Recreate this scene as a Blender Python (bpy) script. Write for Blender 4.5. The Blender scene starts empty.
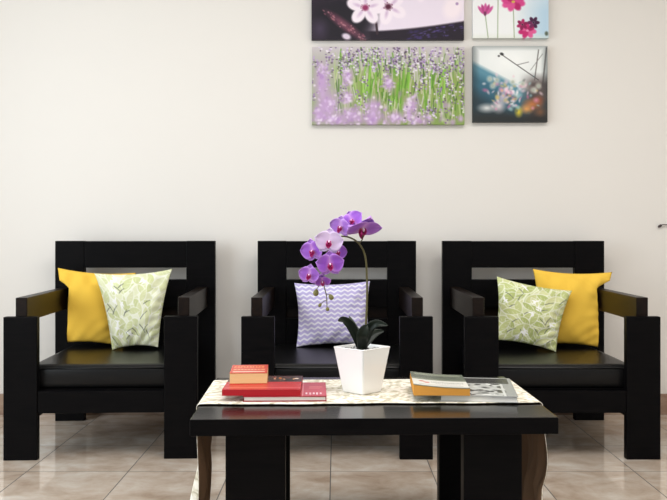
import bpy, bmesh, math, random
import numpy as np
from mathutils import Vector, Matrix, Euler
random.seed(7)
R = math.radians
COL = bpy.context.scene.collection
EYE = 0.88            # camera height
FPX = 840.0           # focal length in pixels of the 667 wide frame
FLOOR_Z = 0.0
WALL_Y = 4.08
SEAT_Z = 0.363
TABLE_Z = 0.42

# ------------------------------------------------------------------ helpers
def lin(c):
    c = np.asarray(c, dtype=np.float64) / 255.0
    return np.where(c <= 0.04045, c / 12.92, ((c + 0.055) / 1.055) ** 2.4)

def rgb(r, g, b):
    v = lin((r, g, b))
    return (float(v[0]), float(v[1]), float(v[2]), 1.0)

def at(px, py, y):
    """photo pixel + distance -> world point"""
    return Vector(((px - 336.0) * y / FPX, y, EYE - (py - 233.0) * y / FPX))

def new_mat(name, base=(0.8, 0.8, 0.8, 1), rough=0.5, spec=0.5, coat=0.0):
    m = bpy.data.materials.new(name)
    m.use_nodes = True
    b = m.node_tree.nodes['Principled BSDF']
    b.inputs['Base Color'].default_value = base
    b.inputs['Roughness'].default_value = rough
    b.inputs['Specular IOR Level'].default_value = spec
    b.inputs['Coat Weight'].default_value = coat
    return m

def nodes(m):
    return m.node_tree.nodes, m.node_tree.links, m.node_tree.nodes['Principled BSDF']

def add_noise_bump(m, scale, strength, dist=0.002, stretch=None, detail=4):
    N, L, b = nodes(m)
    tc = N.new('ShaderNodeTexCoord'); mp = N.new('ShaderNodeMapping')
    L.new(tc.outputs['Object'], mp.inputs['Vector'])
    if stretch: mp.inputs['Scale'].default_value = stretch
    nz = N.new('ShaderNodeTexNoise'); nz.inputs['Scale'].default_value = scale; nz.inputs['Detail'].default_value = detail
    L.new(mp.outputs['Vector'], nz.inputs['Vector'])
    bp = N.new('ShaderNodeBump'); bp.inputs['Strength'].default_value = strength; bp.inputs['Distance'].default_value = dist
    L.new(nz.outputs['Fac'], bp.inputs['Height']); L.new(bp.outputs['Normal'], b.inputs['Normal'])
    return nz

def mix_noise(m, c1, c2, scale, stretch=None, lo=0.35, hi=0.65, detail=4):
    N, L, b = nodes(m)
    tc = N.new('ShaderNodeTexCoord'); mp = N.new('ShaderNodeMapping')
    L.new(tc.outputs['Object'], mp.inputs['Vector'])
    if stretch: mp.inputs['Scale'].default_value = stretch
    nz = N.new('ShaderNodeTexNoise'); nz.inputs['Scale'].default_value = scale; nz.inputs['Detail'].default_value = detail
    L.new(mp.outputs['Vector'], nz.inputs['Vector'])
    r = N.new('ShaderNodeValToRGB')
    r.color_ramp.elements[0].position = lo; r.color_ramp.elements[0].color = c1
    r.color_ramp.elements[1].position = hi; r.color_ramp.elements[1].color = c2
    L.new(nz.outputs['Fac'], r.inputs['Fac']); L.new(r.outputs['Color'], b.inputs['Base Color'])
    return r

def paint_mat(name, rough=0.6, spec=0.3, coat=0.0):
    m = new_mat(name, rough=rough, spec=spec, coat=coat)
    N, L, b = nodes(m)
    a = N.new('ShaderNodeAttribute'); a.attribute_name = 'Col'
    L.new(a.outputs['Color'], b.inputs['Base Color'])
    return m

def link(name, me, parent=None, mats=()):
    o = bpy.data.objects.new(name, me)
    COL.objects.link(o)
    for m in mats: me.materials.append(m)
    if parent is not None: o.parent = parent
    return o

def mesh_from(name, verts, faces, smooth=False):
    me = bpy.data.meshes.new(name)
    me.from_pydata([tuple(v) for v in verts], [], faces)
    if smooth: me.polygons.foreach_set('use_smooth', [True] * len(me.polygons))
    me.update()
    return me

def set_col(me, cols):
    """per vertex colour, linear rgb array (n,3)"""
    a = me.color_attributes.new('Col', 'FLOAT_COLOR', 'POINT')
    c = np.ones((len(me.vertices), 4), dtype=np.float32)
    c[:, :3] = cols
    a.data.foreach_set('color', c.ravel())

def box_bm(x0, x1, y0, y1, z0, z1, bev=0.003, seg=2, bm=None):
    bm2 = bmesh.new()
    vs = [bm2.verts.new((x, y, z)) for x in (x0, x1) for y in (y0, y1) for z in (z0, z1)]
    for f in ((0, 1, 3, 2), (4, 6, 7, 5), (0, 4, 5, 1), (2, 3, 7, 6), (0, 2, 6, 4), (1, 5, 7, 3)):
        bm2.faces.new([vs[i] for i in f])
    bmesh.ops.recalc_face_normals(bm2, faces=bm2.faces)
    if bev: bmesh.ops.bevel(bm2, geom=list(bm2.edges), offset=bev, segments=seg, affect='EDGES', profile=0.6)
    if bm is None: return bm2
    tmp = bpy.data.meshes.new('tmp'); bm2.to_mesh(tmp); bm.from_mesh(tmp); bpy.data.meshes.remove(tmp); bm2.free()
    return bm

def bm_obj(name, bm, mat, parent=None, smooth=False):
    me = bpy.data.meshes.new(name)
    bm.to_mesh(me); bm.free()
    if smooth: me.polygons.foreach_set('use_smooth', [True] * len(me.polygons))
    return link(name, me, parent, [mat])

def tag(o, label, cat, group=None):
    o['label'] = label; o['category'] = cat
    if group: o['group'] = group
    return o

def empty(name, loc, label, cat, group=None, rz=0.0):
    o = bpy.data.objects.new(name, None)
    COL.objects.link(o); o.location = loc; o.rotation_euler = (0, 0, rz); o.empty_display_size = 0.05
    return tag(o, label, cat, group)

def structure(o):
    o['kind'] = 'structure'; return o

def copy_thing(root, loc, label):
    r = root.copy(); COL.objects.link(r); r.location = loc; r['label'] = label
    for ch in list(root.children):
        c = ch.copy(); COL.objects.link(c); c.parent = r
        for g in list(ch.children):
            d = g.copy(); COL.objects.link(d); d.parent = c
    return r

def tube(name, pts, radii, mat, parent=None, sides=8):
    pts = [Vector(p) for p in pts]
    verts, faces = [], []
    n = len(pts)
    for i, p in enumerate(pts):
        t = (pts[min(i + 1, n - 1)] - pts[max(i - 1, 0)]).normalized()
        a = t.cross(Vector((0, 1, 0.13))).normalized(); b = t.cross(a).normalized()
        r = radii[i] if hasattr(radii, '__len__') else radii
        for k in range(sides):
            an = 2 * math.pi * k / sides
            verts.append(p + (a * math.cos(an) + b * math.sin(an)) * r)
    for i in range(n - 1):
        for k in range(sides):
            k2 = (k + 1) % sides
            faces.append((i * sides + k, i * sides + k2, (i + 1) * sides + k2, (i + 1) * sides + k))
    faces.append(tuple(range(sides - 1, -1, -1)))
    faces.append(tuple((n - 1) * sides + k for k in range(sides)))
    return link(name, mesh_from(name, verts, faces, True), parent, [mat])

def spline(pts, n):
    """Catmull-Rom through pts"""
    pts = [Vector(p) for p in pts]
    P = [2 * pts[0] - pts[1]] + pts + [2 * pts[-1] - pts[-2]]
    out = []
    segs = len(pts) - 1
    for s in range(segs):
        p0, p1, p2, p3 = P[s:s + 4]
        for i in range(n):
            t = i / n
            out.append(0.5 * ((2 * p1) + (p2 - p0) * t + (2 * p0 - 5 * p1 + 4 * p2 - p3) * t * t + (3 * p1 - p0 - 3 * p2 + p3) * t ** 3))
    out.append(pts[-1])
    return out

# ------------------------------------------------------------------ little painter for prints and fabrics
class Paint:
    def __init__(s, w, h, ss, base):
        """w x h units, ss samples per unit; row 0 = top"""
        s.w, s.h = w, h
        s.nx, s.ny = int(round(w * ss)) + 1, int(round(h * ss)) + 1
        s.X, s.Y = np.meshgrid(np.linspace(0, w, s.nx), np.linspace(0, h, s.ny))
        s.im = np.zeros((s.ny, s.nx, 3)); s.im[:] = base
    def mix(s, m, c):
        m = np.clip(m, 0, 1)[..., None]
        s.im = s.im * (1 - m) + np.asarray(c, float) * m
    def blob(s, cx, cy, rx, ry, c, ang=0.0, soft=0.3, op=1.0):
        a = math.radians(ang); dx, dy = s.X - cx, s.Y - cy
        u = (dx * math.cos(a) + dy * math.sin(a)) / rx; v = (-dx * math.sin(a) + dy * math.cos(a)) / ry
        d = np.sqrt(u * u + v * v)
        s.mix(op * np.clip((1 - d) / max(soft, 1e-3), 0, 1), c)
    def line(s, x0, y0, x1, y1, w, c, op=1.0, soft=0.6):
        L2 = (x1 - x0) ** 2 + (y1 - y0) ** 2 + 1e-9
        t = np.clip(((s.X - x0) * (x1 - x0) + (s.Y - y0) * (y1 - y0)) / L2, 0, 1)
        d = np.hypot(s.X - x0 - t * (x1 - x0), s.Y - y0 - t * (y1 - y0))
        s.mix(op * np.clip((w / 2 - d) / (soft + 1e-6) + 0.5, 0, 1), c)
    def rect(s, x0, y0, x1, y1, c, op=1.0, soft=0.4):
        d = np.minimum(np.minimum(s.X - x0, x1 - s.X), np.minimum(s.Y - y0, y1 - s.Y))
        s.mix(op * np.clip(d / soft + 0.5, 0, 1), c)
    def leaf(s, cx, cy, l, w, ang, c, rib=None, op=1.0):
        a = math.radians(ang); dx, dy = s.X - cx, s.Y - cy
        u = (dx * math.cos(a) + dy * math.sin(a)) / l; v = (-dx * math.sin(a) + dy * math.cos(a)) / w
        d = np.abs(v) - np.clip(1 - u * u, 0, 1) * (1 - 0.3 * u)
        s.mix(op * np.clip(-d / 0.25, 0, 1) * (np.abs(u) < 1), c)
        if rib is not None:
            ca, sa = math.cos(a), math.sin(a)
            s.line(cx - ca * l * .7, cy - sa * l * .7, cx + ca * l * .75, cy + sa * l * .75, w * 0.16, rib, 0.9, soft=w * .12)
    def lin(s):
        return lin(np.clip(s.im, 0, 255))

# ------------------------------------------------------------------ materials
M = {}
M['wood'] = new_mat('espresso_wood', rough=0.42, spec=0.065)
mix_noise(M['wood'], (0.0015, 0.0015, 0.0019, 1), (0.0040, 0.0034, 0.0037, 1), 9, (1, 1, 9), 0.3, 0.75, 6)
add_noise_bump(M['wood'], 16, 0.12, 0.0015, (1, 1, 10))
M['arm_wood'] = new_mat('lit_brown_arm_wood', rough=0.36, spec=0.16)  # browner than the posts: the lit, reflected tint is put into the base colour
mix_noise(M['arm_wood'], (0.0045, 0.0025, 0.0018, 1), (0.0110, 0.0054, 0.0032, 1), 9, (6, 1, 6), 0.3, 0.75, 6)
M['table_wood'] = new_mat('polished_table_wood', rough=0.17, spec=0.30)
mix_noise(M['table_wood'], (0.0012, 0.0011, 0.0012, 1), (0.0032, 0.0025, 0.0024, 1), 8, (1, 8, 8), 0.3, 0.75, 6)
M['leather'] = new_mat('black_leather', (0.003, 0.003, 0.0033, 1), 0.34, 0.24)
add_noise_bump(M['leather'], 120, 0.15, 0.001)
M['wall'] = new_mat('cream_wall_paint', rgb(232, 228, 222), 0.8, 0.15)
add_noise_bump(M['wall'], 60, 0.06, 0.002)
M['ceiling'] = new_mat('white_ceiling_paint', rgb(240, 237, 230), 0.9, 0.1)
M['yellow'] = new_mat('yellow_cotton', rgb(240, 196, 76), 0.85, 0.15)
add_noise_bump(M['yellow'], 420, 0.25, 0.0008)
M['fabric'] = paint_mat('printed_fabric', 0.85, 0.15)
M['canvas'] = paint_mat('printed_canvas', 0.55, 0.25)
M['cover'] = paint_mat('printed_cover', 0.25, 0.5)
M['petal'] = paint_mat('orchid_petal', 0.5, 0.25)
pn = nodes(M['petal'])[2]
pn.inputs['Subsurface Weight'].default_value = 0.0
M['ceramic'] = new_mat('white_ceramic', rgb(246, 246, 244), 0.18, 0.5)
M['pages_white'] = new_mat('white_page_edges', rgb(236, 234, 228), 0.8, 0.1)
M['pages_cream'] = new_mat('cream_page_edges', rgb(236, 208, 150), 0.85, 0.1)
M['pages_orange'] = new_mat('yellowed_page_edges', rgb(226, 160, 74), 0.85, 0.1)
for k in ('pages_white', 'pages_cream', 'pages_orange'):
    add_noise_bump(M[k], 30, 0.5, 0.002, (1, 1, 30))
M['leaf'] = new_mat('orchid_leaf', rgb(19, 29, 21), 0.4, 0.25)
M['stem'] = new_mat('orchid_stem', rgb(92, 88, 54), 0.5, 0.3)
M['bud'] = new_mat('orchid_bud', rgb(122, 118, 70), 0.5, 0.3)
M['pebble'] = new_mat('grey_pebbles', rgb(170, 168, 165), 0.6, 0.4)
mix_noise(M['pebble'], rgb(70, 68, 74), rgb(225, 223, 220), 55, None, 0.4, 0.6, 1)
M['iron'] = new_mat('dark_iron', rgb(58, 44, 48), 0.5, 0.4)
M['frame'] = new_mat('white_window_frame', rgb(235, 235, 232), 0.5, 0.3)

# floor: polished beige tiles with thin dark joints
TS = 0.3735
def floor_material():
    m = new_mat('polished_marble_tile', rough=0.12, spec=0.75)
    N, L, b = nodes(m)
    b.inputs['IOR'].default_value = 1.7
    tc = N.new('ShaderNodeTexCoord')
    sep = N.new('ShaderNodeSeparateXYZ'); L.new(tc.outputs['Object'], sep.inputs[0])
    def math_(op, a, v=None, v2=None):
        n = N.new('ShaderNodeMath'); n.operation = op
        L.new(a, n.inputs[0])
        if v is not None:
            if hasattr(v, 'default_value') or hasattr(v, 'is_linked'): L.new(v, n.inputs[1])
            else: n.inputs[1].default_value = v
        return n.outputs[0]
    def joint(sock, off):
        s = math_('ADD', sock, -off + 20 * TS)
        s = math_('DIVIDE', s, TS)
        f = math_('FRACT', s)
        f = math_('ADD', f, -0.5)
        f = math_('ABSOLUTE', f)
        return math_('GREATER_THAN', f, 0.5 - 0.0018 / TS), math_('FLOOR', s)
    jx, ix = joint(sep.outputs['X'], -0.020)
    jy, iy = joint(sep.outputs['Y'], 3.10)
    j = math_('MAXIMUM', jx, jy)
    # tile by tile tint
    cid = N.new('ShaderNodeCombineXYZ'); L.new(ix, cid.inputs[0]); L.new(iy, cid.inputs[1])
    wn = N.new('ShaderNodeTexWhiteNoise'); wn.noise_dimensions = '3D'; L.new(cid.outputs[0], wn.inputs['Vector'])
    off = N.new('ShaderNodeVectorMath'); off.operation = 'SCALE'; L.new(wn.outputs['Color'], off.inputs[0]); off.inputs['Scale'].default_value = 7.0
    add = N.new('ShaderNodeVectorMath'); add.operation = 'ADD'; L.new(tc.outputs['Object'], add.inputs[0]); L.new(off.outputs[0], add.inputs[1])
    mp = N.new('ShaderNodeMapping'); mp.inputs['Scale'].default_value = (1.2, 1.5, 1.0); L.new(add.outputs[0], mp.inputs['Vector'])
    nz = N.new('ShaderNodeTexNoise'); nz.inputs['Scale'].default_value = 4.5; nz.inputs['Detail'].default_value = 7; nz.inputs['Roughness'].default_value = 0.62
    nz.inputs['Distortion'].default_value = 0.35
    L.new(mp.outputs[0], nz.inputs['Vector'])
    rp = N.new('ShaderNodeValToRGB'); L.new(nz.outputs['Fac'], rp.inputs['Fac'])
    e = rp.color_ramp.elements
    e[0].position = 0.30; e[0].color = rgb(166, 145, 126)
    e[1].position = 0.72; e[1].color = rgb(216, 207, 196)
    x = e.new(0.5); x.color = rgb(194, 178, 162)
    mx = N.new('ShaderNodeMix'); mx.data_type = 'RGBA'
    L.new(j, mx.inputs['Factor']); L.new(rp.outputs['Color'], mx.inputs[6]); mx.inputs[7].default_value = rgb(52, 44, 40)
    L.new(mx.outputs[2], b.inputs['Base Color'])
    rr = N.new('ShaderNodeMapRange'); L.new(j, rr.inputs['Value']); rr.inputs['To Min'].default_value = 0.085; rr.inputs['To Max'].default_value = 0.8
    L.new(rr.outputs['Result'], b.inputs['Roughness'])
    return m
M['floor'] = floor_material()
M['skirting'] = new_mat('tile_skirting', rough=0.25, spec=0.5)
mix_noise(M['skirting'], rgb(146, 118, 100), rgb(196, 174, 154), 6, (1, 1, 3), 0.35, 0.7, 6)

# ------------------------------------------------------------------ room shell
X0, X1, YF, YN, H = -2.3, 2.5, WALL_Y, -1.6, 2.6
def slab(name, x0, x1, y0, y1, z0, z1, mat, bev=0):
    return structure(bm_obj(name, box_bm(x0, x1, y0, y1, z0, z1, bev), mat))
slab('floor', X0 - .1, X1 + .1, YN, YF + .1, -0.1, 0.0, M['floor'])
slab('ceiling', X0 - .1, X1 + .1, YN, YF + .1, H, H + 0.1, M['ceiling'])
slab('wall_back', X0 - .1, X1 + .1, YF, YF + .1, 0, H, M['wall'])
slab('wall_right', X1, X1 + .1, YN, YF, 0, H, M['wall'])
WY0, WY1, WZ0, WZ1 = 0.2, 3.3, 0.35, 2.3        # window in the left wall
bm = bmesh.new()
box_bm(X0 - .1, X0, YN, WY0, 0, H, 0, bm=bm); box_bm(X0 - .1, X0, WY1, YF, 0, H, 0, bm=bm)
box_bm(X0 - .1, X0, WY0, WY1, 0, WZ0, 0, bm=bm); box_bm(X0 - .1, X0, WY0, WY1, WZ1, H, 0, bm=bm)
structure(bm_obj('wall_left', bm, M['wall']))
bm = bmesh.new()
fw = 0.05
box_bm(X0 - .09, X0 - .03, WY0, WY0 + fw, WZ0, WZ1, .003, bm=bm); box_bm(X0 - .09, X0 - .03, WY1 - fw, WY1, WZ0, WZ1, .003, bm=bm)
box_bm(X0 - .09, X0 - .03, WY0 + fw, WY1 - fw, WZ0, WZ0 + fw, .003, bm=bm); box_bm(X0 - .09, X0 - .03, WY0 + fw, WY1 - fw, WZ1 - fw, WZ1, .003, bm=bm)
ym = (WY0 + WY1) / 2
box_bm(X0 - .09, X0 - .03, ym - .025, ym + .025, WZ0 + fw, WZ1 - fw, .003, bm=bm)
structure(bm_obj('window_1', bm, M['frame']))
slab('baseboard_back', X0, X1, YF - 0.012, YF, 0, 0.1, M['skirting'], 0.002)

# ------------------------------------------------------------------ chairs
def make_chair(loc, label):
    t = empty('armchair', loc, label, 'armchair', 'black wooden armchairs in a row along the wall')
    W = 0.3725
    FY, BY = 3.26 - 3.60, 3.945 - 3.60        # front plank face / back panel face, about the chair's own centre
    wd = M['wood']
    for s in (-1, 1):
        a, b = sorted((s * W, s * (W - 0.129)))
        bm_obj('front_leg', box_bm(a, b, FY, FY + 0.036, 0, 0.555, .003), wd, t)
        a, b = sorted((s * W, s * (W - 0.135)))
        bm_obj('back_post', box_bm(a, b, BY, BY + 0.04, 0, 0.843, .003), wd, t)
        a, b = sorted((s * (W - 0.035), s * (W - 0.080)))
        bm_obj('armrest', box_bm(a, b, FY + 0.036, BY, 0.533, 0.627, .003), M['arm_wood'], t)
        a, b = sorted((s * (W - 0.09), s * (W - 0.13)))
        bm_obj('side_rail', box_bm(a, b, FY + 0.036, BY, 0.165, 0.262, .003), wd, t)
    iw = W - 0.135
    bm_obj('top_rail', box_bm(-iw, iw, BY + .002, BY + 0.038, 0.717, 0.842, .003), wd, t)
    bm_obj('middle_rail', box_bm(-iw, iw, BY + .002, BY + 0.038, 0.531, 0.661, .003), wd, t)
    bm_obj('lower_rail', box_bm(-iw, iw, BY + .002, BY + 0.038, 0.27, 0.480, .003), wd, t)
    bm_obj('slot_shade_slat', box_bm(-iw, iw, BY + .026, BY + 0.036, 0.478, 0.533, .001), M['arm_wood'], t)  # slat added in the lower slot, standing in for the shaded wall behind
    bm_obj('seat_base', box_bm(-(W - .0905), W - .0905, FY + 0.037, BY - .001, 0.2625, 0.268, .001), wd, t)
    bm_obj('front_apron', box_bm(-(W - .129), W - .129, FY + 0.004, FY + 0.034, 0.180, 0.266, .003), wd, t)
    # seat cushion: boxed leather pad, softly domed
    nx, ny = 26, 22
    x0, x1, y0, y1 = -(W - .0815), W - .0815, FY + 0.037, BY - 0.001
    bm = bmesh.new()
    rows = []
    prof = [(0.0, 0.012), (0.005, 0.004), (0.014, 0.0), (0.070, 0.0), (0.086, 0.004), (0.0935, 0.014), (0.0965, 0.03)]
    # lofted rounded rectangles from bottom to top
    def ring(inset, z, rc=0.012, n=5):
        pts = []
        for (cx, cy, a0) in ((x1, y1, 0), (x0, y1, 90), (x0, y0, 180), (x1, y0, 270)):
            r = rc
            ccx = cx - math.copysign(r + inset, cx - 0); ccy = (y1 - r - inset) if cy == y1 else (y0 + r + inset)
            for i in range(n + 1):
                a = math.radians(a0 + 90 * i / n)
                pts.append(bm.verts.new((ccx + r * math.cos(a), ccy + r * math.sin(a), z)))
        return pts
    last = None
    for z, ins in prof:
        cur = ring(ins, 0.2665 + z)
        if last:
            for i in range(len(cur)):
                k = (i + 1) % len(cur)
                bm.faces.new((last[i], last[k], cur[k], cur[i]))
        else:
            bm.faces.new(list(reversed(cur)))
        last = cur
    bm.faces.new(last)
    o = bm_obj('seat_cushion', bm, M['leather'], t, smooth=False)
    me = o.data
    for p in me.polygons: p.use_smooth = len(p.vertices) == 4
    # piping seam round the top edge of the pad
    pts = []
    for (a, b) in ((x0 + .01, y0 + .002), (x1 - .01, y0 + .002)): pts.append(Vector((a, b, 0.2665 + .082)))
    tube('piping', pts, 0.0028, M['leather'], o, 6)
    return t
CY = 3.60
chair = make_chair((-0.928, CY, 0), 'black wooden armchair with yellow and leaf-print cushions, left of the row')
copy_thing(chair, (0.004, CY, 0), 'black wooden armchair with one chevron cushion, behind the potted orchid')
right = copy_thing(chair, (0.8805, CY, 0), 'black wooden armchair holding a tilted leaf-print cushion before a yellow one, right of the row')
chair.rotation_euler[2] = R(2.4); right.rotation_euler[2] = R(0.0); right.scale[0] = 1.02

# ------------------------------------------------------------------ cushions
def cushion(name, label, w, h, th, cx, cy, lean, yaw, roll, mat, paint=None, taper=0.0, group=None, seed=0, dz=0.0, lim=None):
    rnd = random.Random(seed)
    if paint is not None: nu, nv = paint.nx, paint.ny
    else: nu, nv = 61, 61
    u = np.linspace(-1, 1, nu); v = np.linspace(1, -1, nv)
    U, V = np.meshgrid(u, v)
    pin = 0.085
    hx = U * w / 2 * (1 - pin * (1 - np.abs(V) ** 2.0)) * (1 - taper * (1 - V) / 2)
    hz = V * h / 2 * (1 - pin * (1 - np.abs(U) ** 2.0))
    prof = np.clip((1 - np.abs(U) ** 2.4) * (1 - np.abs(V) ** 2.4), 0, 1) ** 0.62
    T = prof * th / 2
    # creases running in from corners and the seams
    ph = [rnd.uniform(0, 6.28) for _ in range(6)]
    edge = (1 - prof) * prof * 4
    wr = 0.0026 * edge * (np.sin(9 * U + 5 * V + ph[0]) + 0.8 * np.sin(13 * U - 7 * V + ph[1]) + 0.8 * np.sin(6 * U * V * 3 + 11 * V + ph[2]))
    wr += 0.0022 * prof * (np.sin(4 * U + 3 * V + ph[3]) + np.sin(3 * U - 5 * V + ph[4]))
    front = np.stack([hx, -T - wr, hz], -1).reshape(-1, 3)
    back = np.stack([hx, T + wr * 0.5, hz], -1).reshape(-1, 3)
    idx = np.arange(nu * nv).reshape(nv, nu)
    bmap = idx + nu * nv
    bmap = bmap.copy()
    border = np.zeros((nv, nu), bool); border[0] = border[-1] = True; border[:, 0] = border[:, -1] = True
    bmap[border] = idx[border]
    used = np.unique(np.concatenate([idx.ravel(), bmap.ravel()]))
    remap = -np.ones(2 * nu * nv, int); remap[used] = np.arange(len(used))
    allv = np.concatenate([front, back])[used]
    faces = []
    for j in range(nv - 1):
        for i in range(nu - 1):
            faces.append((idx[j, i], idx[j + 1, i], idx[j + 1, i + 1], idx[j, i + 1]))
            faces.append((bmap[j, i], bmap[j, i + 1], bmap[j + 1, i + 1], bmap[j + 1, i]))
    faces = [tuple(int(remap[k]) for k in f) for f in faces]
    me = mesh_from(name, allv.tolist(), faces, True)
    if paint is not None:
        c = paint.lin().reshape(-1, 3)
        set_col(me, np.concatenate([c, c])[used])
    o = link(name, me, None, [mat])
    rot = Euler((0, 0, R(yaw))).to_matrix() @ Euler((R(-lean), 0, 0)).to_matrix() @ Euler((0, R(roll), 0)).to_matrix()
    zmin = min((rot @ v.co).z for v in me.vertices)
    o.rotation_euler = rot.to_euler()
    o.location = (cx, cy, SEAT_Z + 0.001 - zmin + dz)
    if lim is not None:                       # the side pressed flat against the armrest, its upper corner lying over it
        side, wall = lim; inv = rot.inverted()
        for v in me.vertices:
            c = rot @ v.co + o.location
            k = min(1, max(0, (0.665 - c.z) / 0.035))
            d = side * c.x - side * wall
            if d > 0 and k > 0:
                c.x -= side * d * k
                v.co = inv @ (c - o.location)
    tag(o, label, 'cushion', group)
    return o

def leaf_paint(seed, greener):
    p = Paint(100, 100, 1.7, (236, 238, 214) if not greener else (214, 220, 172))
    rn = random.Random(seed)
    greens = [(218, 222, 176), (206, 212, 158), (228, 231, 196), (222, 225, 186), (212, 217, 168)]
    if greener: greens = [(194, 202, 138), (180, 190, 122), (206, 211, 152), (213, 216, 162), (200, 207, 146)]
    pts = [(x * 11 + rn.uniform(-4, 4), y * 11 + rn.uniform(-4, 4)) for x in range(10) for y in range(10)]
    rn.shuffle(pts)
    for (cx, cy) in pts:
        ang = rn.choice((-62, -40, 125, 40, 66, 15)) + rn.uniform(-18, 18)
        l = rn.uniform(10, 16); w = rn.uniform(4.2, 6.6)
        p.leaf(cx, cy, l + 1.2, w + 1.3, ang, (246, 247, 238), None, .85)
        p.leaf(cx, cy, l, w, ang, rn.choice(greens))
        a = R(ang)
        for q in (-.5, 0, .4):                # pale side veins
            x, y = cx + math.cos(a) * l * q, cy + math.sin(a) * l * q
            p.line(x, y, x + math.cos(a + .8) * w * .8, y + math.sin(a + .8) * w * .8, .7, (234, 236, 206), .7)
    for i in range(17):
        cx, cy = rn.uniform(6, 94), rn.uniform(6, 94); a = R(rn.choice((-60, -48, -38, 30, 48)) + rn.uniform(-12, 12)); l = rn.uniform(4, 8)
        b = a + .22
        p.line(cx - l * math.cos(a), cy - l * math.sin(a), cx, cy, 1.3, (92, 98, 92), 0.8, 1.0)
        p.line(cx, cy, cx + l * math.cos(b), cy + l * math.sin(b), 1.0, (104, 110, 100), 0.8, 1.0)
    for i in range(9):
        cx, cy = rn.uniform(6, 94), rn.uniform(6, 94)
        for k in range(4): p.leaf(cx + rn.uniform(-3, 3), cy + rn.uniform(-3, 3), 5, 1.4, rn.uniform(0, 180), (250, 250, 246))
    return p

def chevron_paint():
    p = Paint(100, 100, 1.7, (236, 234, 246))
    per, rows, amp = 100 / 10.5, 100 / 13.0, 1.7
    tri = np.abs(((p.X / per) % 1) * 2 - 1)
    ph = ((p.Y + amp * 2 * tri) / rows) % 1
    d = np.abs(ph - 0.5) * 2
    p.mix(np.clip((0.60 - d) / 0.2 + .5, 0, 1), (188, 178, 224))
    return p

GY = 'yellow and leaf-print cushions on the end armchairs'
cushion('throw_cushion', 'plain yellow cushion against the left armrest, behind a leaf-print cushion', 0.350, 0.340, 0.085, -1.100, 3.815, 8, 8, 4, M['yellow'], None, 0.16, None, 1, 0, (-1, -1.205))
cushion('throw_cushion', 'pale leaf-print cushion overlapping the right side of a yellow cushion', 0.345, 0.345, 0.085, -0.897, 3.735, 9, 3, -3, M['fabric'], leaf_paint(11, False), 0.42, None, 2)
cushion('throw_cushion', 'lavender and white chevron cushion on the armchair behind the orchid', 0.350, 0.295, 0.10, -0.014, 3.835, 14, 0, -1.5, M['fabric'], chevron_paint(), 0.03, None, 3)
cushion('throw_cushion', 'green leaf-print cushion tilted in front of a yellow cushion, right armchair', 0.335, 0.282, 0.09, 0.851, 3.69, 15, -2, 11, M['fabric'], leaf_paint(23, True), 0.2, None, 4)
cushion('throw_cushion', 'plain yellow cushion behind a tilted leaf-print cushion, by the right armrest', 0.350, 0.345, 0.10, 1.063, 3.79, 8, -8, 2, M['yellow'], None, 0.16, None, 5, 0, (1, 1.168))

# ------------------------------------------------------------------ coffee table
TYAW = R(1.6)
TO = Vector((0.0975, 2.083, 0.0))                 # middle of the front edge
def tmat():
    return Matrix.Translation(TO) @ Matrix.Rotation(TYAW, 4, 'Z')
table = empty('coffee_table', TO, 'low black wooden coffee table with thick plank legs under a runner', 'coffee table', rz=TYAW)
TW, TD, TT = 0.4585, 0.60, 0.042
top = bm_obj('tabletop', box_bm(-TW, TW, 0, TD, TABLE_Z - TT, TABLE_Z, .003), M['table_wood'], table)
top.data.materials.append(M['wood'])          # polished top, satin sides
for f in top.data.polygons:
    if f.normal.z < 0.5: f.material_index = 1
for xa, xb in ((-TW + .085, -TW + .235), (TW - .233, TW - .085)):
    bm_obj('leg', box_bm(xa, xb, 0.028, 0.073, 0, TABLE_Z - TT, .003), M['wood'], table)
    bm_obj('leg', box_bm(xa, xb, 0.44, 0.485, 0, TABLE_Z - TT, .003), M['wood'], table)
for y0 in (0.073, ):
    bm_obj('apron', box_bm(-TW + .10, -TW + .125, 0.073, 0.44, TABLE_Z - TT - .05, TABLE_Z - TT, .002), M['wood'], table)
    bm_obj('apron', box_bm(TW - .13, TW - .105, 0.073, 0.44, TABLE_Z - TT - .05, TABLE_Z - TT, .002), M['wood'], table)

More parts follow.
